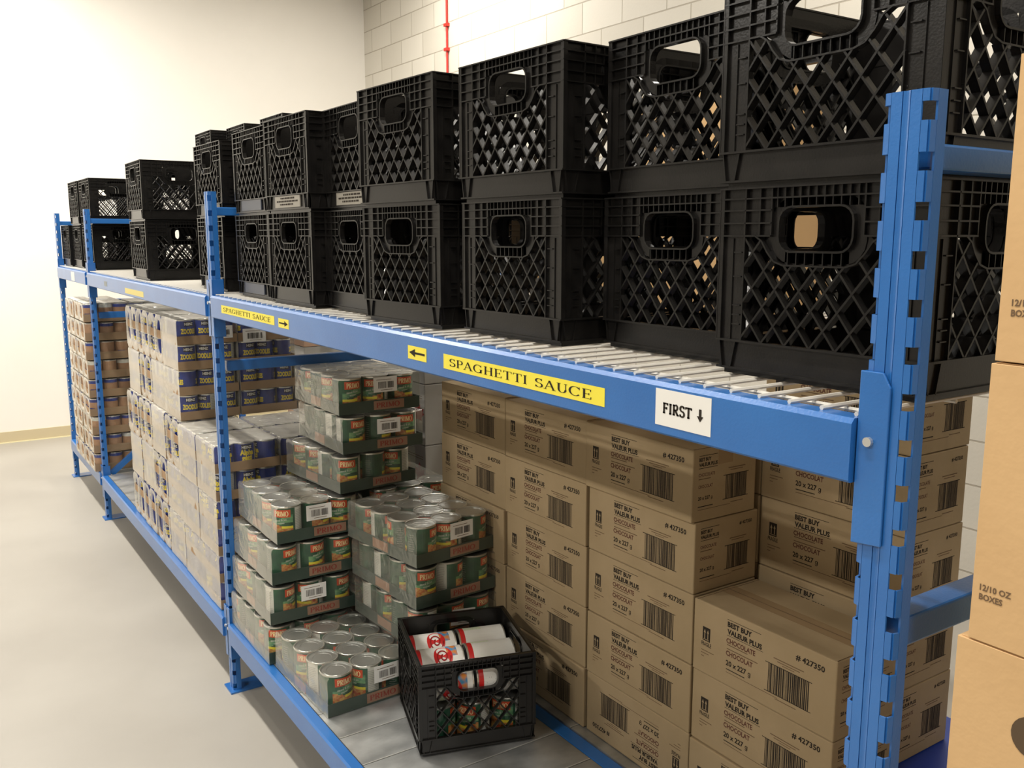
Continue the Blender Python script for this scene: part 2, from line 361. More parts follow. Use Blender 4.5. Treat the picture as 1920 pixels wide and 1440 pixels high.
def sauce_label(t, base, y_left, y_right, z0, z1):
    o = sticker(t, y_right-base[1], y_left-base[1], z0-base[2], z1-base[2], yellow, 0, 'yellow_sticker')
    V, F, W = serif('SPAGHETTI SAUCE'); h = (z1-z0)*.52; wd = (y_left-y_right)*.90; sx = wd/W
    yl = y_left-base[1]-(y_left-y_right)*.045; zb = z0-base[2]+(z1-z0)*.24
    b = MB(); put(b, (V,F,W), lambda a,c: (-.0209, yl-a*sx, zb+c*h), ink); obj('sticker_lettering', b, o)
def arrow_label(t, base, y_left, y_right, z0, z1, d):
    o = sticker(t, y_right-base[1], y_left-base[1], z0-base[2], z1-base[2], yellow, 0, 'yellow_sticker')
    b = MB(); put(b, arrow2d(d), lambda a,c: (-.0209, y_left-base[1]-(.08+a*.84)*(y_left-y_right), z0-base[2]+(.1+.8*c)*(z1-z0)), ink); obj('printed_arrow', b, o)
bb = B1.location
sauce_label(B1, bb, .984, .487, 1.415, 1.444); arrow_label(B1, bb, 1.136, 1.055, 1.418, 1.446, -1)
sauce_label(B1, bb, 2.482, 1.965, 1.420, 1.446); arrow_label(B1, bb, 1.931, 1.849, 1.418, 1.444, 1)
o = sticker(B1, .267-bb.y, .374-bb.y, 1.409-bb.z, 1.461-bb.z, paper, 0, 'white_sign')
b = MB(); put(b, serif('FIRST', .15, .21, .03), lambda a,c: (-.0209, .3590-bb.y-a*.0182, 1.4270-bb.z+c*.0155), ink)
V = [(.3,1),(.7,1),(.7,.45),(1,.45),(.5,0),(0,.45),(.3,.45)]; b.add([(-.0209, .2925-bb.y-a*.012, 1.4258-bb.z+c*.0175) for a,c in V], [(0,1,2,6),(3,4,5)], ink)
obj('sign_lettering', b, o)
bb2 = B2.location
sticker(B2, 3.655-bb2.y, 4.05-bb2.y, 1.405-bb2.z, 1.430-bb2.z, mat('faded_yellow',(.75,.64,.22),.5), 0, 'yellow_sticker')
sticker(B2, 4.50-bb2.y, 4.58-bb2.y, 1.415-bb2.z, 1.440-bb2.z, mat('faded_grey',(.27,.30,.31),.5), 0, 'grey_sticker')
sticker(B3, 5.55-B3.location.y, 5.68-B3.location.y, 1.40-B3.location.z, 1.455-B3.location.z, paper, 0, 'white_sticker')
# middle stringer under the lower decks
b = MB(); b.box(.545,0,0,.590,Y3-Y1-.1,.055, blue)
o = obj('shelf_beam', b, None, (0,Y1+.05,.217), bevel=.003); tag(o, 'blue inner stringer running behind the milk crate along the foot of the chocolate boxes', 'shelf beam')
# steel deck panels
def deck(y0, y1, x0, x1, pitch, label, cat='deck panel', grp=None, z0=.255, z1=.2745):
    n = max(1, round((y1-y0)/pitch)); p = (y1-y0)/n; me = None
    for i in range(n):
        if me is None:
            b = MB(); b.box(x0,.0015,0,x1,p-.0015,z1-z0, galv); b.box(x0,.0010,z1-z0-.001,x1,.0034,z1-z0+.0007, galv_edge); me = b.mesh('deck_panel')
        o = obj('deck_panel', me, None, (0,y0+i*p,z0)); tag(o, label % ('panel %s' % ['nearest the camera','far end'][0] if i == 0 else 'counted %d from the near end' % (i+1)) if '%s' in label else label, cat, grp)
YD = [2.386,2.23,2.068]
deck(.10, Y2-.02, .014, .540, .157, 'galvanised steel deck strip on the lower near shelf, %s', grp='steel deck strips of the near bay')
deck(Y2+.07, Y3-.02, .014, .540, .155, 'galvanised steel deck strip on the lower middle shelf, %s', grp='steel deck strips of the middle bay')
deck(Y3+.07, Y4-.02, .014, .540, .36, 'galvanised steel deck strip on the lower far shelf, %s', grp='steel deck strips of the far bay')
deck(.10, Y2-.02, .592, DEPTH-.014, 1.25, 'galvanised steel deck sheet under the chocolate boxes, %s', grp='rear deck sheets')
deck(Y2+.07, Y3-.02, .592, DEPTH-.014, 2.4, 'galvanised steel deck sheet at the rear of the middle bay')
# wire decks
def wiredeck(y0, y1, label):
    b = MB(); z = 1.4725; n = round((y1-y0)/.047); p = (y1-y0)/n
    for i in range(n+1): b.tube((-.004,y0+i*p,z),(DEPTH+.01,y0+i*p,z), .0030, wirem, 6)
    for x in (.045,.20,.36,.52,.68,.84,1.0,1.15): b.tube((x,y0,z-.006),(x,y1,z-.006), .0030, wirem, 6)
    o = obj('wire_deck', b); tag(o, label, 'wire shelf', 'white wire decks of the upper shelf')
wiredeck(.060, 1.29, 'white coated wire deck under the near milk crates, beside the FIRST sign')
wiredeck(1.31, Y2-.03, 'white coated wire deck under the milk crates just this side of the second upright')
wiredeck(Y2+.04, 3.86, 'white coated wire deck in the middle bay, near half')
wiredeck(3.88, Y3-.03, 'white coated wire deck in the middle bay, far half')
wiredeck(Y3+.04, Y4-.03, 'white coated wire deck of the far short bay')

# ------------------------------------------------------------------ milk crate
CW, CH, CP = .165, .272, .2625            # half width, height before scaling, stacking pitch
def crate_mesh():
    b = MB(); m = black
    def side(k):
        R = Matrix.Rotation(k*PI/2, 4, 'Z')
        def P(u, w, d): return R @ Vector((u, -CW+d, w))     # d: inset from outer plane
        def bx(u0,u1,w0,w1,d0,d1):
            vs = [P(u,w,d) for u in (u0,u1) for w in (w0,w1) for d in (d0,d1)]
            b.add(vs, [(0,1,3,2),(4,6,7,5),(0,4,5,1),(2,3,7,6),(0,2,6,4),(1,5,7,3)], m)
        def rib(u0,w0,u1,w1,t,d0,d1):
            L = math.hypot(u1-u0,w1-w0) or 1; nx, nw = -(w1-w0)/L*t/2, (u1-u0)/L*t/2
            vs = [P(a,c,d) for d in (d0,d1) for a,c in ((u0+nx,w0+nw),(u0-nx,w0-nw),(u1-nx,w1-nw),(u1+nx,w1+nw))]
            b.add(vs, [(0,1,2,3),(7,6,5,4),(0,4,5,1),(1,5,6,2),(2,6,7,3),(3,7,4,0)], m)
        U = CW-.001
        # stacking foot, base band and flanges
        bx(-U+.010,U-.010,.000,.010,.010,.014); bx(-U+.004,U-.004,.010,.050,.005,.0085)
        bx(-U+.002,U-.002,.008,.011,.001,.012); bx(-U,U,.049,.052,-.001,.010)
        for s in (-1,1):                                       # corner posts
            bx(*sorted((s*U,s*.118)),.052,.205,.005,.0085)
            for u in (.117,.1635): rib(s*u,.05,s*u,CH,.0022,0,.009)
            rib(s*.140,.052,s*.140,.20,.0015,.003,.006)
            for wv in (.075,.089,.103,.145,.180): rib(s*.122,wv,s*.136,wv,.0016,.001,.006)
            for u0,u1 in ((.128,.136),(.158,.152)): rib(s*u0,.050,s*u1,.010,.0016,.001,.006)
            bx(*sorted((s*U,s*.074)),.203,CH,.006,.0095)           # top band plates
            for wv in (.2035,.2215,.2395,.2560): rib(s*U,wv,s*(.072 if wv < .245 else 0),wv,.0022,0,.009)
            for u in (.092,.072): rib(s*u,.205,s*u,CH,.0020,.001,.009)
        bx(-.074,.074,.243,CH,.006,.0095)
        bx(-U,U,CH-.0025,CH,-.0015,.011)                       # rim
        n = 11
        for i in range(n): u = -.0625+.125*i/(n-1); rib(u,.243,u,CH,.0016,.001,.008)
        # handle rim and dipping flange
        def rr(hw, w0, w1, r):
            pts = []
            for cx,cz,a0 in ((hw-r,w1-r,0),(-hw+r,w1-r,90),(-hw+r,w0+r,180),(hw-r,w0+r,270)):
                for j in range(5): a = math.radians(a0+j*22.5); pts.append((cx+r*math.cos(a), cz+r*math.sin(a)))
            return pts
        hole = rr(.058,.182,.243,.020); N = len(hole)
        for i in range(N): (a,c),(a2,c2) = hole[i], hole[(i+1)%N]; rib(a,c,a2,c2,.0028,-.001,.012)
        outer = rr(.074,.166,.256,.032)
        for i in range(N):                                     # plate round the hole
            j = (i+1)%N; vs = [P(p[0],p[1],d) for d in (.006,.0095) for p in (hole[i],hole[j],outer[j],outer[i])]
            b.add(vs, [(0,1,2,3),(7,6,5,4),(2,6,7,3),(0,4,5,1)], m)
        dip = [(.117,.2035),(.098,.2035),(.086,.196),(.076,.181),(.064,.168),(.048,.163),(0,.163)]
        for s in (-1,1):
            for (a,c),(a2,c2) in zip(dip,dip[1:]): rib(s*a,c,s*a2,c2,.0024,-.0005,.010)
            vs = [P(s*a,c,.0075) for a,c in dip[2:5]]+[P(s*.074,.206,.0075)]; b.add(vs, [(0,1,2,3)], m)
        for i in range(7): u = -.042+.014*i; rib(u,.163,u,.182,.0016,.001,.009)
        bx(-.05,.05,.163,.183,.006,.009)
        # lattice
        sl = 1.28; pit = .0405
        def inside(u,w):
            if abs(u) > .118 or w < .051 or w > .204: return False
            lim = .204
            au = abs(u)
            for (a,c),(a2,c2) in zip(dip,dip[1:]):
                if a2 <= au <= a: lim = c + (c2-c)*(a-au)/((a-a2) or 1)
            return w <= lim
        for s in (-1,1):
            for q in range(-9,10):
                c0 = q*pit; run = None; pts = []
                for st in range(0,155):
                    wv = .051+st*.001; u = c0 + s*(wv-.051)/sl
                    ok = inside(u,wv)
                    if ok and run is None: run = (u,wv)
                    if ok: last = (u,wv)
                    if run is not None and (not ok or st == 154):
                        if last[1]-run[1] > .006: rib(run[0],run[1],last[0],last[1],.0030,.0002 if s > 0 else .0006,.0125)
                        run = None
    for k in range(4): side(k)
    # grid floor
    for i in range(-6,7):
        u = i*.022; b.box(u-.0025,-.150,.004,u+.0025,.150,.010, m); b.box(-.150,u-.0025,.004,.150,u+.0025,.010, m)
    b.v = [(x,y,z*.967) for x,y,z in b.v]
    return b.mesh('milk_crate')
CRATE = crate_mesh()
SHZ = 1.4760
def crate(x, y, z, rz, label, grp='black milk crates on the upper shelf'):
    o = obj('milk_crate', CRATE, None, (x,y,z)); o.rotation_euler = (0,0,rz); return tag(o, label, 'milk crate', grp)
def stack(x0, y0, n, desc, rz=0, grp='black milk crates on the upper shelf', jit=.006):
    pos = {1:['only'],2:['lower','upper'],3:['bottom','middle','top']}[n]; r = []
    for k in range(n):
        r.append(crate(x0+CW+random.uniform(-jit,jit)*(k>0), y0+CW+random.uniform(-jit,jit)*(k>0), SHZ+k*CP, rz+random.uniform(-.012,.012), '%s black milk crate of %s' % (pos[k], desc), grp))
    return r
# front row from the near upright to the far end
stack(.090, .040, 2, 'the pair right behind the nearest blue upright', .0)
stack(.150, .372, 2, 'the second pair from the nearest upright', 0)
stack(.070, .728, 2, 'the third pair, above the long yellow sticker', .03)
stack(.030, 1.115, 2, 'the fourth pair from the nearest upright', .06)
s5 = stack(.075, 1.475, 2, 'the half hidden fifth front pair', .0)
s6 = stack(.035, 1.810, 2, 'the sixth pair from the nearest upright', .02)
s7 = stack(.045, 2.170, 2, 'the pair just this side of the second upright', .0)
stack(.060, 2.695, 2, 'the pair right behind the second upright', .0)
stack(.015, 3.700, 2, 'the lone front pair in the middle bay', -.02)
stack(.130, 4.120, 2, 'the pair just beyond the lone front pair')
stack(.400, 3.740, 2, 'the rear row behind the lone front pair')
stack(.400, 5.220, 2, 'the rear row beyond the third upright')
stack(.040, 5.200, 2, 'the pair just beyond the third upright', 0)
stack(.035, 5.570, 2, 'the pair near the far end of the rack', 0)
stack(.020, 5.930, 1, 'the far end of the rack, standing alone')
for y,d in ((1.83,'sixth'),(2.17,'seventh'),(2.70,'eighth')): stack(.425, y, 2, 'the rear row, behind the %s front pair' % d)
for x,y,d in ((.71,3.85,'nearest'),(.69,4.36,'middle'),(.63,4.775,'farthest')): stack(x, y, 3, 'the %s tall rear stack in the middle bay' % d)
crate(.43+CW, .04+CW, SHZ, 0, 'single black milk crate in the rear row behind the nearest pair')
# printed plates moulded in the base bands
def plate(cr, m, w0=-.10, w1=.09, lines=True):
    b = MB(); b.box(-CW+.0005, w0, .014, -CW+.004, w1, .046, m)
    o = obj('printed_plate', b, cr)
    if lines:
        b = MB()
        for z,a,c in ((.0395,-.06,.045),(.031,-.085,.075),(.0225,-.05,.05)):
            y = a
            while y < c: L = random.uniform(.006,.018); b.box(-CW-.0001,y,z-.0022,-CW+.0004,min(y+L,c),z+.0022, ink); y += L+.004
        obj('plate_lettering', b, o)
plate(s6[1], silverpanel); plate(s5[1], silverpanel); plate(s7[1], bluepanel, lines=False); plate(s7[0], bluepanel, lines=False)

# ------------------------------------------------------------------ cans
def lid(mb, R, H, n=28):
    mb.lathe([(R,H-.006),(R+.0006,H-.003),(R+.0006,H-.0008),(R-.0006,H),(R-.003,H-.0006)], rimm, n)
    mb.lathe([(R-.003,H-.0006),(R-.0036,H-.0042),(R*.82,H-.0044),(R*.80,H-.0034),(R*.60,H-.0034),(R*.58,H-.0042),(.0005,H-.0042)], lidm, n)
    mb.lathe([(R*.97,.0005),(R+.0006,.0015),(R+.0006,.004),(R,.0055)], rimm, n)
    mb.add([((R*.97)*math.cos(2*PI*i/n),(R*.97)*math.sin(2*PI*i/n),.0005) for i in range(n)], [tuple(range(n))[::-1]], lidm)
def rows(mb, R, zs, fn, n=36):                 # label wall; fn(theta_deg, zmid) -> material
    for k in range(len(zs)-1):
        z0, z1 = zs[k], zs[k+1]
        for i in range(n):
            a0, a1 = 2*PI*i/n, 2*PI*(i+1)/n
            mb.quad((R*math.cos(a0),R*math.sin(a0),z0),(R*math.cos(a1),R*math.sin(a1),z0),(R*math.cos(a1),R*math.sin(a1),z1),(R*math.cos(a0),R*math.sin(a0),z1), fn((i+.5)*360/n, (z0+z1)/2))
def wrap(mb, txt, R, th0, z, h, m, sx=1.0, slope=0):   # text wrapped on the cylinder, centred at th0 (rad)
    V, F, W = txt; k = h*sx/R
    # reads left to right when seen from outside
    mb.add([((R+.0004)*math.cos(th0+(a-W/2)*k),(R+.0004)*math.sin(th0+(a-W/2)*k), z+c*h+slope*(a-W/2)*h) for a,c in V], F, m)
def fine(mb, R, a0, a1, z0, z1, n=10):
    for i in range(n):
        z = z0+(z1-z0)*(i+.5)/n; e = a0+(a1-a0)*random.uniform(.75,1)
        st = [a0+(e-a0)*j/4 for j in range(5)]
        for p,q in zip(st,st[1:]):
            p, q = math.radians(p), math.radians(q); r = R+.0003; d = .0006
            mb.quad((r*math.cos(p),r*math.sin(p),z-d),(r*math.cos(q),r*math.sin(q),z-d),(r*math.cos(q),r*math.sin(q),z+d),(r*math.cos(p),r*math.sin(p),z+d), cline)
PR, PH = .0484, .1180
def primo_can(var=0):
    mb = MB(); lid(mb, PR, PH)
    def fn(t, z):
        t = (t+180) % 360-180
        for c in (-90, 90):
            d = (t-c+180) % 360-180
            if abs(d) < 46:
                if .0815 < z < .107 and abs(d) < 34: return cred
                wv = .056+.010*math.sin(math.radians(d*2+20))
                if z < .010+.0: return cgreen
                if var == 0:
                    if .042 < z < .052 and d > -4: return cyel
                    if z < .053-.010*(d/46): return cfood
                else:
                    if .040 < z < .050 and d < 14: return cyel
                    if z < .050+.010*(d/46): return cfood
                if wv < z < wv+.020: return clight
                return cgreen
        if -40 < t < 8: return cwhite
        return cgreen
    rows(mb, PR-.0002, [.0055,.010,.014,.018,.024,.030,.036,.040,.044,.048,.052,.056,.060,.064,.068,.072,.078,.0815,.090,.098,.107,.112], fn, 40)
    for c in (-90, 90):
        wrap(mb, serif('PRIMO', .10, .20, .02), PR, math.radians(c), .0855, .0165, ccream, .82)
        wrap(mb, sans('sauce & jus', .01), PR, math.radians(c-4), .069, .0070, cwhite, .9, .12)
        wrap(mb, sans('tomato', .01), PR, math.radians(c-2), .060, .0055, cwhite, 1, .12)
    fine(mb, PR, -38, 4, .014, .104, 16); fine(mb, PR, 150, 175, .03, .095, 9)
    return mb.mesh('sauce_can', False)
PC = [primo_can(0), primo_can(1)]
HR, HH = .0395, .1010
def pasta_can(word):
    mb = MB(); lid(mb, HR, HH, 24)
    def fn(t, z):
        for c in (90, 270):
            d = (t-c+180) % 360-180
            if abs(d) < 30 and .073 < z < .092: return hblack
            if abs(d) < 26 and z < .028: return patch2
        if (t > 320 or t < 10) : return cwhite
        return hblue
    rows(mb, HR-.0002, [.0055,.012,.028,.045,.060,.073,.092,.0955], fn, 36)
    for c in (90, 270):
        wrap(mb, sans('HEINZ', .03), HR, math.radians(c), .0775, .0105, hwhite, .85)
        for j,wd in enumerate(word): wrap(mb, sans(wd, .055), HR, math.radians(c), .054-.0205*j if len(word) > 1 else .043, .0185 if len(word) > 1 else .019, hyel, .80 if len(word) > 1 else .55)
    fine(mb, HR, -36, 6, .012, .09, 11)
    return mb.mesh('pasta_can')
patch2 = noisy('pasta_picture', (.55,.32,.06), (.05,.09,.35), 70, .35, detail=2)
HC = [pasta_can(['ZOODLES']), pasta_can(['Alpha','getti'])]
BR, BH = .0400, .1010
def bean_can(top):
    mb = MB(); lid(mb, BR, BH, 18)
    def fn(t, z):
        if z > .078: return top
        if 200 < t < 250 or 20 < t < 70: return cwhite if z < .035 else btan
        if 110 < t < 170: return hblue if z < .045 else btan
        return btan
    rows(mb, BR-.0002, [.0055,.035,.045,.078,.0955], fn, 24); return mb.mesh('bean_can')
BC = [bean_can(hblue), bean_can(btan), bean_can(cwhite)]

# ------------------------------------------------------------------ trays, film, cases
def tray_mesh(nx, ny, r, m, hgt, name, hem=.0, panel=None):
    W, D = nx*2*r+.006, ny*2*r+.006; b = MB(); t = .002
    b.box(0,0,0,W,D,t, m); b.box(0,0,t,W,t,hgt, m); b.box(0,D-t,t,W,D,hgt, m); b.box(0,t,t,t,D-t,hgt, m); b.box(W-t,t,t,W,D-t,hgt, m)
    if panel:                                   # glued flaps with a recessed window edge
        for a0,a1,z0,z1 in ((W*.2,W*.82,hgt*.78,hgt*.84),(W*.2,W*.82,hgt*.15,hgt*.21),(W*.2,W*.215,hgt*.15,hgt*.84),(W*.805,W*.82,hgt*.15,hgt*.84)):
            b.box(a0,-.0012,z0,a1,0,z1, panel)
    return b.mesh(name), W, D
def film_mesh(W, D, H, holes_x=0, seed=0, nhy=2, film=film, top=None):
    """thin shrink film round a case; wobbly walls, rounded top edge; oval openings on the aisle side"""
    rnd = random.Random(seed); b = MB(); g = .0022
    x0,x1,y0,y1 = -g,W+g,-g,D+g
    def wob(a): return rnd.uniform(-.0012,.0016)
    n = 7
    def wall(p0, p1, nrm):
        zs = [.001,.03,.045,.07,.09,H-.012,H-.004,H+.001]; ins = [0,0,.001,.002,.0015,.001,.003,.008]
        vs = []
        for z,q in zip(zs,ins):
            for i in range(n+1):
                f = i/n; k = -q*1.0+wob(0)*(0 if i in (0,n) else 1)
                vs.append((p0[0]+(p1[0]-p0[0])*f+nrm[0]*k, p0[1]+(p1[1]-p0[1])*f+nrm[1]*k, z))
        b.add(vs, [(r*(n+1)+i, r*(n+1)+i+1, (r+1)*(n+1)+i+1, (r+1)*(n+1)+i) for r in range(len(zs)-1) for i in range(n)], film)
    wall((x0,y0),(x1,y0),(0,-1)); wall((x1,y1),(x0,y1),(0,1)); wall((x1,y0),(x1,y1),(1,0))
    if not holes_x: wall((x0,y1),(x0,y0),(-1,0))
    else:
        cw = (y1-y0)/nhy
        for k in range(nhy):
            ya = y0+cw*k; yb = ya+cw; cy = (ya+yb)/2; cz = H*rnd.uniform(.46,.56); ry = cw*rnd.uniform(.22,.33); rz = H*rnd.uniform(.30,.40)
            N = 20; inn, out = [], []
            for i in range(N):
                a = 2*PI*i/N; c, s = math.cos(a), math.sin(a); inn.append((x0+.004, cy+ry*c, cz+rz*s))
                kk = min((cw/2)/abs(c) if abs(c) > 1e-6 else 9, ((H-.001)/2)/abs(s) if abs(s) > 1e-6 else 9)
                out.append((x0, cy+kk*c, max(.001,min(H+.001,H/2+kk*s))))
            mid = [((a[0]+b2[0])/2-.005,(a[1]+b2[1])/2,(a[2]+b2[2])/2) for a,b2 in zip(inn,out)]
            b.add(inn+mid+out, [(i,(i+1)%N,N+(i+1)%N,N+i) for i in range(N)]+[(N+i,N+(i+1)%N,2*N+(i+1)%N,2*N+i) for i in range(N)], film)
    m2 = 8
    vs = [(x0+.008+(x1-x0-.016)*i/m2, y0+.008+(y1-y0-.016)*j/m2, H+.001+rnd.uniform(-.0004,.0012)) for i in range(m2+1) for j in range(m2+1)]
    b.add(vs, [(i*(m2+1)+j,(i+1)*(m2+1)+j,(i+1)*(m2+1)+j+1,i*(m2+1)+j+1) for i in range(m2) for j in range(m2)], top or film)
    return b.mesh('shrink_film', True)
def barcode(w, h):                              # white sticker in the x-z plane, facing -y
    b = MB(); b.box(0,-.0006,0,w,0,h, paper); o = MB(); x = w*.2
    rnd = random.Random(int(w*1e5))
    while x < w*.86:
        t = rnd.choice((.0006,.001,.0016)); o.box(x,-.0009,h*.25,x+t,-.0006,h*.68, ink); x += t+rnd.choice((.0005,.0008,.0014))
        if rnd.random() < .06: x += .004
    o.box(w*.12,-.0009,h*.80,w*.75,-.0006,h*.83, inkg); o.box(w*.3,-.0009,h*.12,w*.8,-.0006,h*.15, inkg)
    return b.mesh('barcode_sticker'), o.mesh('printed_barcode')
BS, BP = barcode(.088, .052)
BS2, BP2 = barcode(.100, .058)
def add_barcode(root, x, y, z, rx=0, big=False, tilt=0):
    o = obj('barcode_sticker', BS2 if big else BS, root, (x,y,z)); o.rotation_euler = (rx, tilt, 0); obj('printed_barcode', BP2 if big else BP, o)
def can_copy(me, name, root, x, y, z, rz):
    o = obj(name, me, root, (x,y,z)); o.rotation_euler = (0,0,rz); return o
TR_P = tray_mesh(3, 4, PR+.0006, greentray, .040, 'cardboard_tray')
def primo_case(x, y, z, rz, label, allcans=False, bc=None, topvis=False, holes=0, seed=1, grp='shrink wrapped trays of sauce cans'):
    t = empty('sauce_case', (x,y,z), rz); tag(t, label, 'case of cans', grp)
    me, W, D = TR_P; tr = obj('cardboard_tray', me, t)
    b = MB(); b.box(W*.42,-.0012,.006,W*.80,-.0002,.036, logopatch); lp = obj('tray_logo', b, tr)
    b = MB(); V = serif('PRIMO', .10, .19, .02); put(b, V, lambda a,c: (W*.45+a*.0255, -.0015, .0125+c*.017), logored); obj('tray_lettering', b, lp)
    b = MB(); b.box(-.0012,D*.40,.006,-.0002,D*.62,.036, logopatch); lp = obj('tray_logo', b, tr)
    for i in range(3):
        for j in range(4):
            if not (allcans or i == 0 or j == 0 or topvis): continue
            r = random.random()
            rz2 = random.choice((0, .5, -.6, 1.2, -1.1, 2.4, 3.3, 3.8, .2, -.3))+random.uniform(-.2,.2)
            can_copy(random.choice(PC), 'sauce_can', t, .003+PR+.0006+i*2*(PR+.0006), .003+PR+.0006+j*2*(PR+.0006), .0025, rz2)
    obj('shrink_film', film_mesh(W, D, PH+.004, holes, seed, 2, clear, cleartop), t)
    if bc: add_barcode(t, bc[0], -.0035, bc[1], tilt=bc[2] if len(bc) > 2 else 0)
    return t
SZ = .2755; PP = .1345
primo_case(.030, 1.786, SZ, .04, 'low tray of twelve large sauce cans alone in front, lids showing', allcans=True, bc=(.150,.064), seed=11)
for k,(x,y,rz) in enumerate(((.000,2.210,0),(.010,2.210,.0),(.022,2.212,.0),(.045,2.214,.0))):
    primo_case(x, y, SZ+k*PP, rz, 'green tray of sauce cans, left stack behind the loose tray, %s' % ['lowest','second lowest','second highest','topmost'][k], allcans=(k == 3), bc={1:(.105,.060),3:(.100,.062)}.get(k), seed=20+k)
for k,(x,y,rz) in enumerate(((.318,1.795,0),(.322,1.775,.07),(.320,1.775,.08),(.322,1.772,.12))):
    primo_case(x, y, SZ+k*PP, rz, 'green tray of sauce cans, stack right behind the milk crate, %s' % ['lowest','second lowest','second highest','topmost'][k], allcans=(k == 3), bc={1:(.12,.052,.15),3:(.125,.062)}.get(k), seed=30+k)
for k in range(4):
    primo_case(.400, 2.218, SZ+k*PP, 0, 'green tray of sauce cans in the gap between the front stacks, %s' % ['lowest','second lowest','second highest','topmost'][k], seed=40+k)
for k in range(3):
    primo_case([.268,.282,.272][k], 2.212, SZ+(4+k)*PP, [.10,0,0][k], 'green tray of sauce cans high up just under the beam, %s of three' % ['lowest','middle','top'][k], bc={1:(.125,.056),2:(.125,.066)}.get(k), topvis=(k == 2), seed=50+k)

# cans of pasta, two trays high per bundle
TR_H = tray_mesh(3, 3, HR+.0006, kraft2, .036, 'cardboard_tray')
HB = .1055
def pasta_case(x, y, z, rz, label, kind=0, topvis=False, layers=2, bc=None, holes=0, seed=1, nhy=2, corner=False):
    t = empty('pasta_case', (x,y,z), rz); tag(t, label, 'case of cans', 'shrink wrapped bundles of canned pasta')
    me, W, D = TR_H
    for L in range(layers):
        obj('cardboard_tray', me, t, (0,0,L*HB))
        for i in range(3):
            for j in range(3):
                if not (i == 0 or j == 0 or (topvis and L == layers-1)): continue
                can_copy(HC[kind], 'pasta_can', t, .003+HR+.0006+i*2*(HR+.0006), .003+HR+.0006+j*2*(HR+.0006), .0023+L*HB, random.choice((0,.3,-.4,.9,-1.0,1.6,2.6,3.3))+random.uniform(-.15,.15)+PI*(kind == 0 and 0))
    obj('shrink_film', film_mesh(W, D, HB*layers-.002, holes, seed, nhy), t)
    if bc: add_barcode(t, bc[0], -.0035, bc[1], big=len(bc) > 2)
    return t
HW = TR_H[1]+.006; HY = .256; HP = 2*HB+.001
sd = 100
COLN = ['aisle','second','third']
for c in range(3):
    for r,y in enumerate((2.745, 2.745+HY)):
        for k in range(3):
            if r == 1 and k < 2 and c > 0: continue
            if c == 2 and k < 2: continue
            sd += 1
            z = SZ+k*HP
            pasta_case(.0+c*HW+random.uniform(-.002,.002), y+random.uniform(-.003,.003), z, random.uniform(-.008,.008),
                'canned pasta bundle in the low block, %s column, %s row, %s layer' % (COLN[c], ['front','back'][r], ['bottom','middle','top'][k]),
                kind=1 if (r == 0 and k == 2) or k < 2 else 0, topvis=(k == 2), holes=0, seed=sd)
# rows farther back: five bundles high
for c in range(3):
    for r in range(4):
        y = 3.275+r*HY
        for k in range(5):
            if c == 1 and (r > 0 or k < 3): continue
            if c == 2 and (r > 0 or k != 3): continue
            sd += 1; z = SZ+k*HP
            holes = 1 if (c == 0 and (r, k) in {(0,2),(1,1),(1,4),(2,0),(2,2),(2,4),(3,0),(3,2),(3,4),(2,3),(1,0)}) else 0
            pasta_case((.006 if k < 3 else .020)+c*HW+random.uniform(-.002,.002), y+random.uniform(-.003,.003), z, random.uniform(-.008,.008),
                'canned pasta bundle in the tall block, %s column, %s from near, %s layer' % (COLN[c], ['first','second','third','fourth'][r], ORD[k]),
                kind=0, topvis=(c == 2), holes=holes, seed=sd, bc=(.14,.125) if (r, k, c) == (0,4,0) else ((.02,.10,1) if (r,k,c) == (0,4,1) else None))
# cans under the first upper layer of third column rest on bundles hidden from view
for k in range(3):
    pass

# far bay: brown trays
TR_B = tray_mesh(3, 4, BR+.0006, kraft2, .045, 'cardboard_tray', panel=kraft)
def bean_case(x, y, z, label, seed):
    t = empty('bean_case', (x,y,z), random.uniform(-.008,.008)); tag(t, label, 'case of cans', 'shrink wrapped trays in the far bay')
    me, W, D = TR_B; obj('cardboard_tray', me, t)
    for i in range(3):
        for j in range(4):
            if i and j: continue
            can_copy(BC[random.choice((0,0,1,2,1))], 'bean_can', t, .003+BR+.0006+i*2*(BR+.0006), .003+BR+.0006+j*2*(BR+.0006), .0023, random.uniform(0,6.28))
    obj('shrink_film', film_mesh(W, D, .107, 1, seed, 2), t)
BPt = .1120
for c in range(2):
    for r in range(2):
        for k in range(9):
            if c == 1 and r == 1: continue
            sd += 1
            bean_case([-.035,.222][c]+random.uniform(-.003,.003), 5.215+r*.345+random.uniform(-.003,.003), SZ+k*.1125*1.0+.0,
                'brown tray of tins in the far bay, %s column, %s end, %s' % (['aisle side','inner'][c], ['near','far'][r], ORD[k]), sd)

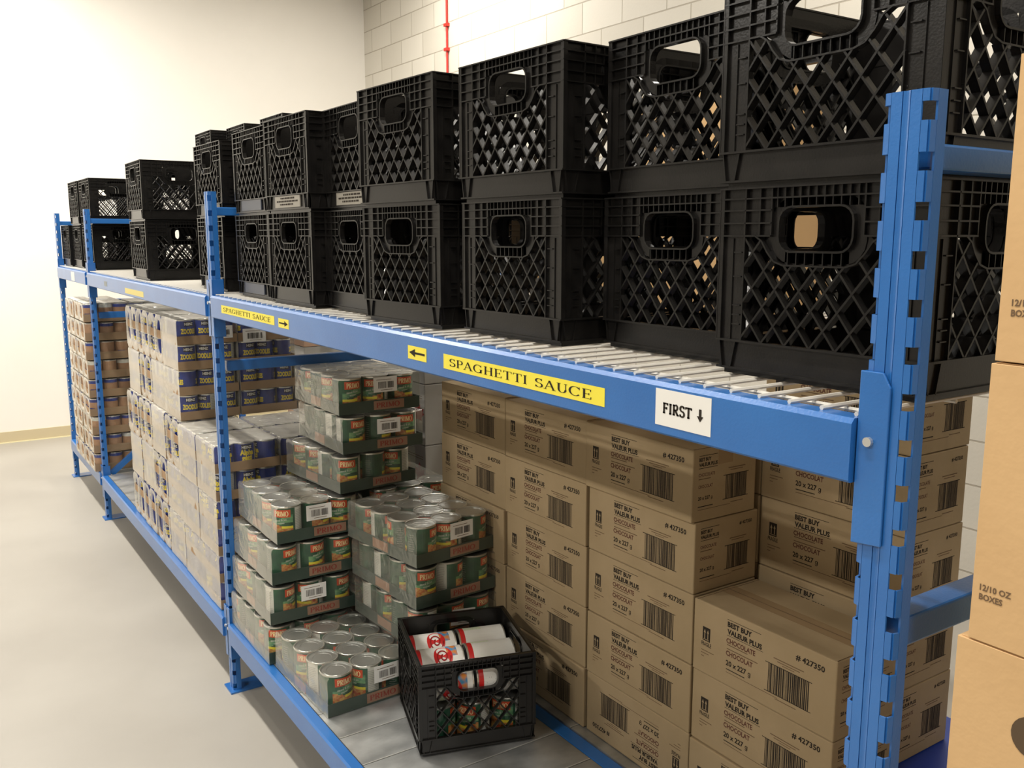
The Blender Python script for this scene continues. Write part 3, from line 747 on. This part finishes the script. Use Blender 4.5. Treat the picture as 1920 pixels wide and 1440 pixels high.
# ------------------------------------------------------------------ chocolate boxes
BXW, BXD, BXH = .404, .218, .1790
def rect(mb, fn, a0,c0,a1,c1, m): mb.add([fn(a0,c0),fn(a1,c0),fn(a1,c1),fn(a0,c1)], [(0,1,2,3)], m)
def T(mb, fn, s, a, c, h, m, bold=0, wd=None):   # a,c in metres from the left/bottom of the face
    g = s.endswith(' g'); V, F, W = sans(s[:-2] if g else s, bold); W2 = W+1.1 if g else W; sx = (wd/W2) if wd else h
    mb.add([fn(a+p*sx, c+q*h) for p,q in V], F, m)
    if g: V, F, _ = small_g(); mb.add([fn(a+(p+W+.42)*sx, c+q*h) for p,q in V], F, m)
def bars(mb, fn, a0, c0, a1, c1, seed=3):
    rnd = random.Random(seed); a = a0+.003
    while a < a1-.003:
        t = rnd.choice((.0009,.0016,.0024,.0034)); rect(mb, fn, a,c0+.001,min(a+t,a1-.003),c1-.001, ink); a += t+rnd.choice((.0009,.0012,.002))
    rect(mb, fn, a0-.006,c1-.0012,a1+.004,c1+.0004, ink); rect(mb, fn, a0-.006,c0-.0004,a1+.004,c0+.0012, ink)
def front_print(fn, W, H):
    mb = MB()
    a = W*.075; c = H*.47                       # arrows icon
    rect(mb, fn, a, c, a+.024, c+.034, ink)
    for q in (.0035, .0135):
        rect(mb, fn2(fn), a+q+.0022, c+.005, a+q+.0046, c+.021, kraft)
        mb.add([fn2(fn)(a+q,c+.020), fn2(fn)(a+q+.0068,c+.020), fn2(fn)(a+q+.0034,c+.029)], [(0,1,2)], kraft)
    rect(mb, fn2(fn), a+.0025, c+.0028, a+.0215, c+.0042, kraft)
    T(mb, fn, 'FRAGILE', a-.003, c-.013, .0095, ink, .02, .031)
    for i,(l,y) in enumerate(((.040,-.026),(.024,-.033),(.010,-.041))): rect(mb, fn, a-.003, c+y, a-.003+l, c+y+.0018, inkg)
    a = W*.265
    rect(mb, fn, a-.001, H*.905, a+.098, H*.912, ink)
    T(mb, fn, 'BEST BUY', a, H*.815, .0115, ink, .045); T(mb, fn, 'VALEUR PLUS', a, H*.715, .0115, ink, .045, .102)
    rect(mb, fn, a-.001, H*.690, a+.106, H*.696, ink)
    T(mb, fn, 'CHOCOLATE', a-.002, H*.590, .0115, inkb, .03, .086); rect(mb, fn, a, H*.560, a+.062, H*.572, inkg)
    rect(mb, fn, a, H*.505, a+.092, H*.517, inkg)
    T(mb, fn, 'CHOCOLAT', a-.002, H*.420, .0115, inkb, .03, .080)
    T(mb, fn, '20 x 227 g', a-.001, H*.285, .0120, ink, .03, .074)
    rect(mb, fn, a, H*.225, a+.056, H*.237, ink); rect(mb, fn, a, H*.185, a+.150, H*.192, inkg)
    T(mb, fn, '# 427350', W*.745, H*.80, .0120, ink, .03, .074)
    rect(mb, fn, W*.60, H*.685, W*.80, H*.697, inkg); rect(mb, fn, W*.625, H*.655, W*.775, H*.665, inkg); rect(mb, fn, W*.66, H*.628, W*.74, H*.637, inkg)
    bars(mb, fn, W*.560, H*.22, W*.845, H*.60)
    rect(mb, fn, W*.62, H*.165, W*.76, H*.175, inkg)
    return mb
def fn2(fn):                                    # a hair further out
    def g(a, c):
        p = fn(a, c); q = fn(a, c, 2) ; return q
    return g
def side_print(fn, W, H):
    mb = MB(); a = W*.09
    rect(mb, fn, a, H*.90, a+.062, H*.907, ink)
    T(mb, fn, 'BEST BUY', a, H*.83, .008, ink, .04, .040); T(mb, fn, 'VALEUR PLUS', a, H*.76, .008, ink, .04, .062)
    rect(mb, fn, a, H*.73, a+.062, H*.737, ink)
    T(mb, fn, 'CHOCOLATE', a, H*.62, .008, inkb, .01, .054); rect(mb, fn, a, H*.58, a+.04, H*.59, inkg); T(mb, fn, 'CHOCOLAT', a, H*.46, .008, inkb, .01, .048)
    T(mb, fn, '20 x 227 g', a, H*.30, .008, ink, .03, .048); rect(mb, fn, a, H*.20, a+.05, H*.212, ink); rect(mb, fn, a, H*.16, a+.11, H*.167, inkg)
    T(mb, fn, '# 427350', W*.70, H*.84, .008, ink, .03, .044)
    rect(mb, fn, W*.55, H*.665, W*.82, H*.677, inkg); rect(mb, fn, W*.58, H*.635, W*.78, H*.645, inkg)
    bars(mb, fn, W*.50, H*.24, W*.86, H*.58, 5); rect(mb, fn, W*.6, H*.18, W*.8, H*.19, inkg)
    return mb
def box_mesh(D, W, H, m, name, tapem=None):
    b = MB(); b.box(0,0,0,D,W,H, m)
    if tapem: b.box(.001,W/2-.025,H,D-.001,W/2+.025,H+.0003, tapem)
    return b.mesh(name)
# local frame: x 0..D away from the aisle, y 0..W, z 0..H. Front face is x=0 and reads towards -y.
FP = front_print(lambda a,c,k=1: (-.0003*k, BXW-a, c), BXW, BXH).mesh('front_print')
FPU = front_print(lambda a,c,k=1: (-.0003*k, a, BXH-c), BXW, BXH).mesh('front_print')
SP = side_print(lambda a,c,k=1: (a, -.0003*k, c), BXD, BXH).mesh('side_print')
SPB = side_print(lambda a,c,k=1: (a, -.0003*k, c), BXD, BXH).mesh('side_print')
CB = box_mesh(BXD, BXW, BXH, kraft, 'carton'); 
def seam_mesh():
    b = MB(); b.box(.002,.0015,BXH-.0001,BXD-.002,.0025,BXH+.0008, inkg); b.box(.001,BXW-.010,BXH,BXD-.001,BXW-.009,BXH+.0006, inkg)
    b.box(BXD*.5-.0012,.0,BXH-.0001,BXD*.5+.0012,BXW,BXH+.0004, inkg); b.box(BXD*.5-.025,.0,BXH,BXD*.5+.025,BXW,BXH+.0003, tape)
    b.box(BXD*.5-.025,-.0003,BXH-.045,BXD*.5+.025,0,BXH, tape); return b.mesh('flap_tape')
FT = seam_mesh()
def choc(x, y, z, label, flip=False, side=False, top=False, rz=0):
    t = empty('chocolate_box', (x,y,z), rz); tag(t, label, 'cardboard box', 'cartons of chocolate on the lower shelf')
    o = obj('carton', CB, t, bevel=.003); obj('front_print', FPU if flip else FP, t)
    if side: obj('side_print', SP, t)
    if top: obj('flap_tape', FT, t)
BZ = .2755; BHP = BXH+.0015
cols = [(.508,3,'column nearest the camera'),(.920,5,'second column'),(1.332,5,'third column'),(1.744,5,'fourth column')]
for ci,(y,n,nm) in enumerate(cols):
    for k in range(n):
        jx = random.uniform(-.004,.004); jy = random.uniform(-.0025,.0025)
        if (ci, k) == (1,4): jx = -.010
        choc(.622+jx, y+jy, BZ+k*BHP, 'chocolate carton, front row, %s, %s%s' % (nm, ORD[k] if k else 'bottom', ', printed upside down' if (ci,k) == (1,0) else (' from below' if k else '')), flip=(ci,k) == (1,0), side=(ci == 0 or (ci == 1 and k > 2)), top=(k == n-1), rz=random.uniform(-.006,.006))
# royal blue tote and the second row
t = empty('storage_tote', (.868,.02,BZ)); tag(t, 'royal blue plastic tote with flat lid under the rear chocolate cartons', 'tote')
b = MB(); b.box(.010,.010,0,.310,1.190,.180, royal); obj('tote_body', b, t, bevel=.006)
b = MB(); b.box(.0,.0,.180,.322,1.202,.206, royal); b.box(.015,.015,.206,.307,1.187,.2085, royal); obj('tote_lid', b, t, bevel=.003)
TZ = BZ+.2095
for yi,(y,W,nm) in enumerate(((.525,.404,'near'),(.933,.404,'far'))):
    for k in range(4 if yi else 5):
        choc(.862+random.uniform(-.004,.004), y, TZ+k*BHP, 'chocolate carton in the rear row on the blue tote, %s column, %s layer' % (nm, ORD[k]), side=(yi == 0), top=False, rz=0)

# white cartons with a red leaf
LEAF = [(0,-1),(.06,-.45),(.55,-.55),(.45,-.30),(.95,.10),(.75,.20),(.85,.55),(.45,.45),(.38,.60),(.18,.30),(.28,.85),(.12,.78),(0,1.05)]
LEAF = LEAF + [(-x,y) for x,y in LEAF[-2:0:-1]]
def white_box(x, y, z, D, W, H, label, leaf=True):
    t = empty('white_carton', (x,y,z)); tag(t, label, 'cardboard box', 'white cartons with a red leaf')
    obj('carton', box_mesh(D, W, H, whitebox, 'white_carton'), t, bevel=.004)
    b = MB(); s = .050; cy, cz = W*.145, H*.5
    V = [(0,0)]+LEAF; b.add([(-.0004, cy-a*s, cz+c*s) for a,c in V], [(0,i+1,(i+1)%len(LEAF)+1) for i in range(len(LEAF))], redink)
    for q in (.80,.76): b.box(-.0004,.02,H*q,0,W*.45,H*q+.002, inkg)
    obj('leaf_print', b, t)
for k in range(4): white_box(.872, 2.735, BZ+k*.262, .28, .36, .260, 'white carton with a red leaf beside the chocolate cartons, %s of the stack' % ['bottom','second','third','top'][k])

# ------------------------------------------------------------------ milk crate on the lower shelf with cans
CX, CY, CR = .154, 1.452, -.30
ca, sa = math.cos(CR), math.sin(CR)
def inc(u, v): return (CX+(CW+u)*ca-(CW+v)*sa, CY+(CW+u)*sa+(CW+v)*ca)
x, y = inc(0,0); crate(x, y, SZ+.0005, CR, 'black milk crate of cans standing alone on the lower shelf', None)
n = 0
for i in range(3):
    for j in range(3):
        x, y = inc(-.0995+i*.0995, -.0995+j*.0995)
        o = obj('sauce_can', PC[(i+j)%2], None, (x,y,SZ+.0102)); o.rotation_euler = (0,0,CR+random.choice((0,.6,-.7,1.2,2.6)))
        tag(o, 'green sauce can standing in the lower milk crate, %s row, %s' % (['front','middle','back'][j], ['left','centre','right'][i]), 'can', 'sauce cans standing in the lower milk crate')
WR, WH = .0495, .1440
def soup_can():
    mb = MB(); lid(mb, WR, WH, 28)
    def fn(t, z):
        d = (t-90+180) % 360-180
        if z > WH-.020+.003*math.sin(t*.35): return redm
        if abs(d) < 60 and .02 < z < .05 and d > 10: return patchy
        if abs(d) < 75 and z > .07: return ppale if abs(d) > 12 and d < 0 else wwhite
        return wwhite
    rows(mb, WR-.0002, [.0055,.02,.035,.05,.07,.09,.11,WH-.020,WH-.013,WH-.0055], fn, 40)
    # red swirl of sauce
    R = WR+.0005; N = 26
    for k,(r0,r1,m) in enumerate(((0,.027,redm),)):
        vs = []
        for i in range(N+1):
            a = 2*PI*i/N
            for r in (r0,r1):
                r2 = r*(1+(.0 if k == 0 else .12*math.sin(2*a))); th = math.radians(100)+(r2*1.35*math.cos(a))/R; zz = .062+r2*math.sin(a); rr_ = R+.0003*(k > 0)
                vs.append((rr_*math.cos(th), rr_*math.sin(th), zz))
        mb.add(vs, [(2*i,2*i+1,2*i+3,2*i+2) for i in range(N)], m)
    sp = [(.003+.019*(i/40), 2*PI*1.75*i/40) for i in range(41)]
    V, F = ribbon([(r*math.cos(a), r*math.sin(a), .0035) for r,a in sp]); mb.add([((R+.0004)*math.cos(math.radians(100)+p*1.35/R), (R+.0004)*math.sin(math.radians(100)+p*1.35/R), .062+q) for p,q in V], F, dark)
    fine(mb, WR, 150, 290, .02, .118, 16)
    def bq(th,z,w,m):
        a0,a1 = math.radians(th),math.radians(th+2.2); mb.quad((R*math.cos(a0),R*math.sin(a0),z),(R*math.cos(a1),R*math.sin(a1),z),(R*math.cos(a1),R*math.sin(a1),z+w),(R*math.cos(a0),R*math.sin(a0),z+w),m)
    for q in range(6): bq(255+q*4,.012,.016,ink)
    return mb.mesh('tomato_can')
redm = mat('soup_red_band', (.62,.02,.02), .35); dark = mat('soup_dark_red', (.30,.008,.008), .35)
TC = soup_can()
me2 = None
for j in range(3):
    for i in range(2):
        # lying, axis along the crate's left-right; bottoms to the right, red ends left
        u = (-.0035 if i == 0 else .1480)-.002; v = -.0995+j*.0995+(.004 if i else 0)
        x, y = inc(u-.0, v)
        o = obj('tomato_can', TC, None, (x,y,SZ+.0102+PH+.0002+WR+.0015))
        roll = {(0,0):-.3,(0,1):.75,(0,2):.75,(1,0):3.3,(1,1):2.9,(1,2):2.7}[(i,j)]
        o.rotation_mode = 'XYZ'
        o.matrix_world = Matrix.Translation(o.location) @ Matrix.Rotation(CR,4,'Z') @ Matrix.Rotation(-PI/2,4,'Y') @ Matrix.Rotation(PI/2+roll+PI/2,4,'Z')
        tag(o, 'white tomato can lying in the lower milk crate, %s row, %s side' % (['front','middle','back'][j], ['left','right'][i]), 'can', 'white tomato cans lying in the lower milk crate')
        if (i,j) == (1,1):
            b = MB(); N = 6
            vs = [(WR*math.cos(a)*(1+.02*k*k)+k*.004, WR*math.sin(a), zz) for zz in (.004,.104) for k,a in enumerate([.2+.16*q for q in range(N)])]
            vs = [(x_+ (.0008*(i_%N)), y_+.0035*(i_%N), z_) for i_,(x_,y_,z_) in enumerate(vs)]
            b.add(vs, [(q,q+1,N+q+1,N+q) for q in range(N-1)], cwhite); f = obj('peeling_label', b, o); f.rotation_euler = (0,0,-roll-PI+.2+PI/2)

# ------------------------------------------------------------------ tan cartons at the right, on a pallet
t = empty('pallet', (-.02,-.98,0)); tag(t, 'wooden pallet under the stack of tan cartons at the right', 'pallet')
wood = noisy('pallet_wood', (.35,.24,.13), (.45,.32,.19), 12, .75, stretch=(1,6,1))
b = MB()
for i in range(5): b.box(0,i*.19,.085,.62,i*.19+.12,.100, wood)
obj('deck_boards', b, t)
for i in range(3): b = MB(); b.box(i*.275,0,0,i*.275+.07,.88,.085, wood); obj('stringer', b, t)
def hole_disc(b, x, y, z, ry, rz, m):
    N = 24; b.add([(x, y+ry*math.cos(2*PI*i/N), z+rz*math.sin(2*PI*i/N)) for i in range(N)], [tuple(range(N))], m)
dk = mat('hand_hole_dark', (.10,.065,.035), .9)
for k,(z0,z1,y1,rz) in enumerate(((.101,.388,-.085,0),(.390,.677,-.085,0),(.679,.966,-.085,0),(.968,1.257,-.076,0),(1.259,1.548,-.087,0),(1.551,1.842,-.090,0))):
    W = .40; H = z1-z0
    t = empty('tan_carton', (.0,y1-W,z0)); tag(t, 'tan cardboard carton stacked at the right edge, %s' % ['lowest on the pallet','second from the pallet','third from the pallet','with a dark hand hole','with 12/10 OZ BOXES printed low','topmost, its print cut by the frame'][k], 'cardboard box', 'tan cartons stacked beside the rack')
    M = MB(); M.box(0,0,0,.30,W,H, tan); M.box(.003,.003,H,.297,W-.003,H+.0012, tan); obj('carton', M, t, bevel=.006)
    b = MB(); P = lambda a,c: (-.0004, W-a, c)
    hh = .0062
    ys = {4:(.008,.055),5:(.012,.055)}.get(k, (.010,.055))
    if k != 3:
        T(b, P, '12/10 OZ', ys[0], ys[1], hh, inkg, .03, .032); T(b, P, 'BOXES', ys[0], ys[1]-.0100, hh, inkg, .03, .024); obj('carton_print', b, t)
    else:
        hole_disc(b, -.0005, W-.085, H*.73, .022, .022, dk); obj('hand_hole', b, t)
# tan cartons at the back of the upper shelf
def back_box(x, y, z, W, H, D, label, print_=False):
    t = empty('tan_carton', (x,y,z)); tag(t, label, 'cardboard box', 'tan cartons behind the milk crates')
    obj('carton', box_mesh(D, W, H, tan, 'tan_carton'), t, bevel=.003)
    b = MB(); T(b, lambda a,c: (-.0005,W-a,c), 'BOXES', .06, H*.4, .03, inkg, .04); obj('carton_print', b, t)
back_box(.82, .98, SHZ, .42, .30, .34, 'lower tan carton behind the second pair of milk crates')
back_box(.83, .99, SHZ+.301, .40, .27, .32, 'upper tan carton behind the second pair of milk crates')
back_box(.81, 1.43, SHZ, .44, .29, .34, 'tan carton behind the third pair of milk crates')

# stack of pale cartons at the back of the middle bay, seen in the gap under the beam
for k in range(4):
    t = empty('pale_carton', (.93,4.25,BZ+k*.262)); tag(t, 'pale carton with a peach lower half behind the canned pasta, %s of the stack' % ['bottom','second','third','top'][k], 'cardboard box', 'pale cartons in the middle bay')
    b = MB(); b.box(0,0,0,.24,.30,.130, mat('peach_carton', (.62,.40,.28), .7)); b.box(0,0,.130,.24,.30,.260, whitebox); obj('carton', b, t, bevel=.003)
    b = MB(); b.box(.03,-.0004,.15,.09,0,.22, inkg); obj('carton_print', b, t)
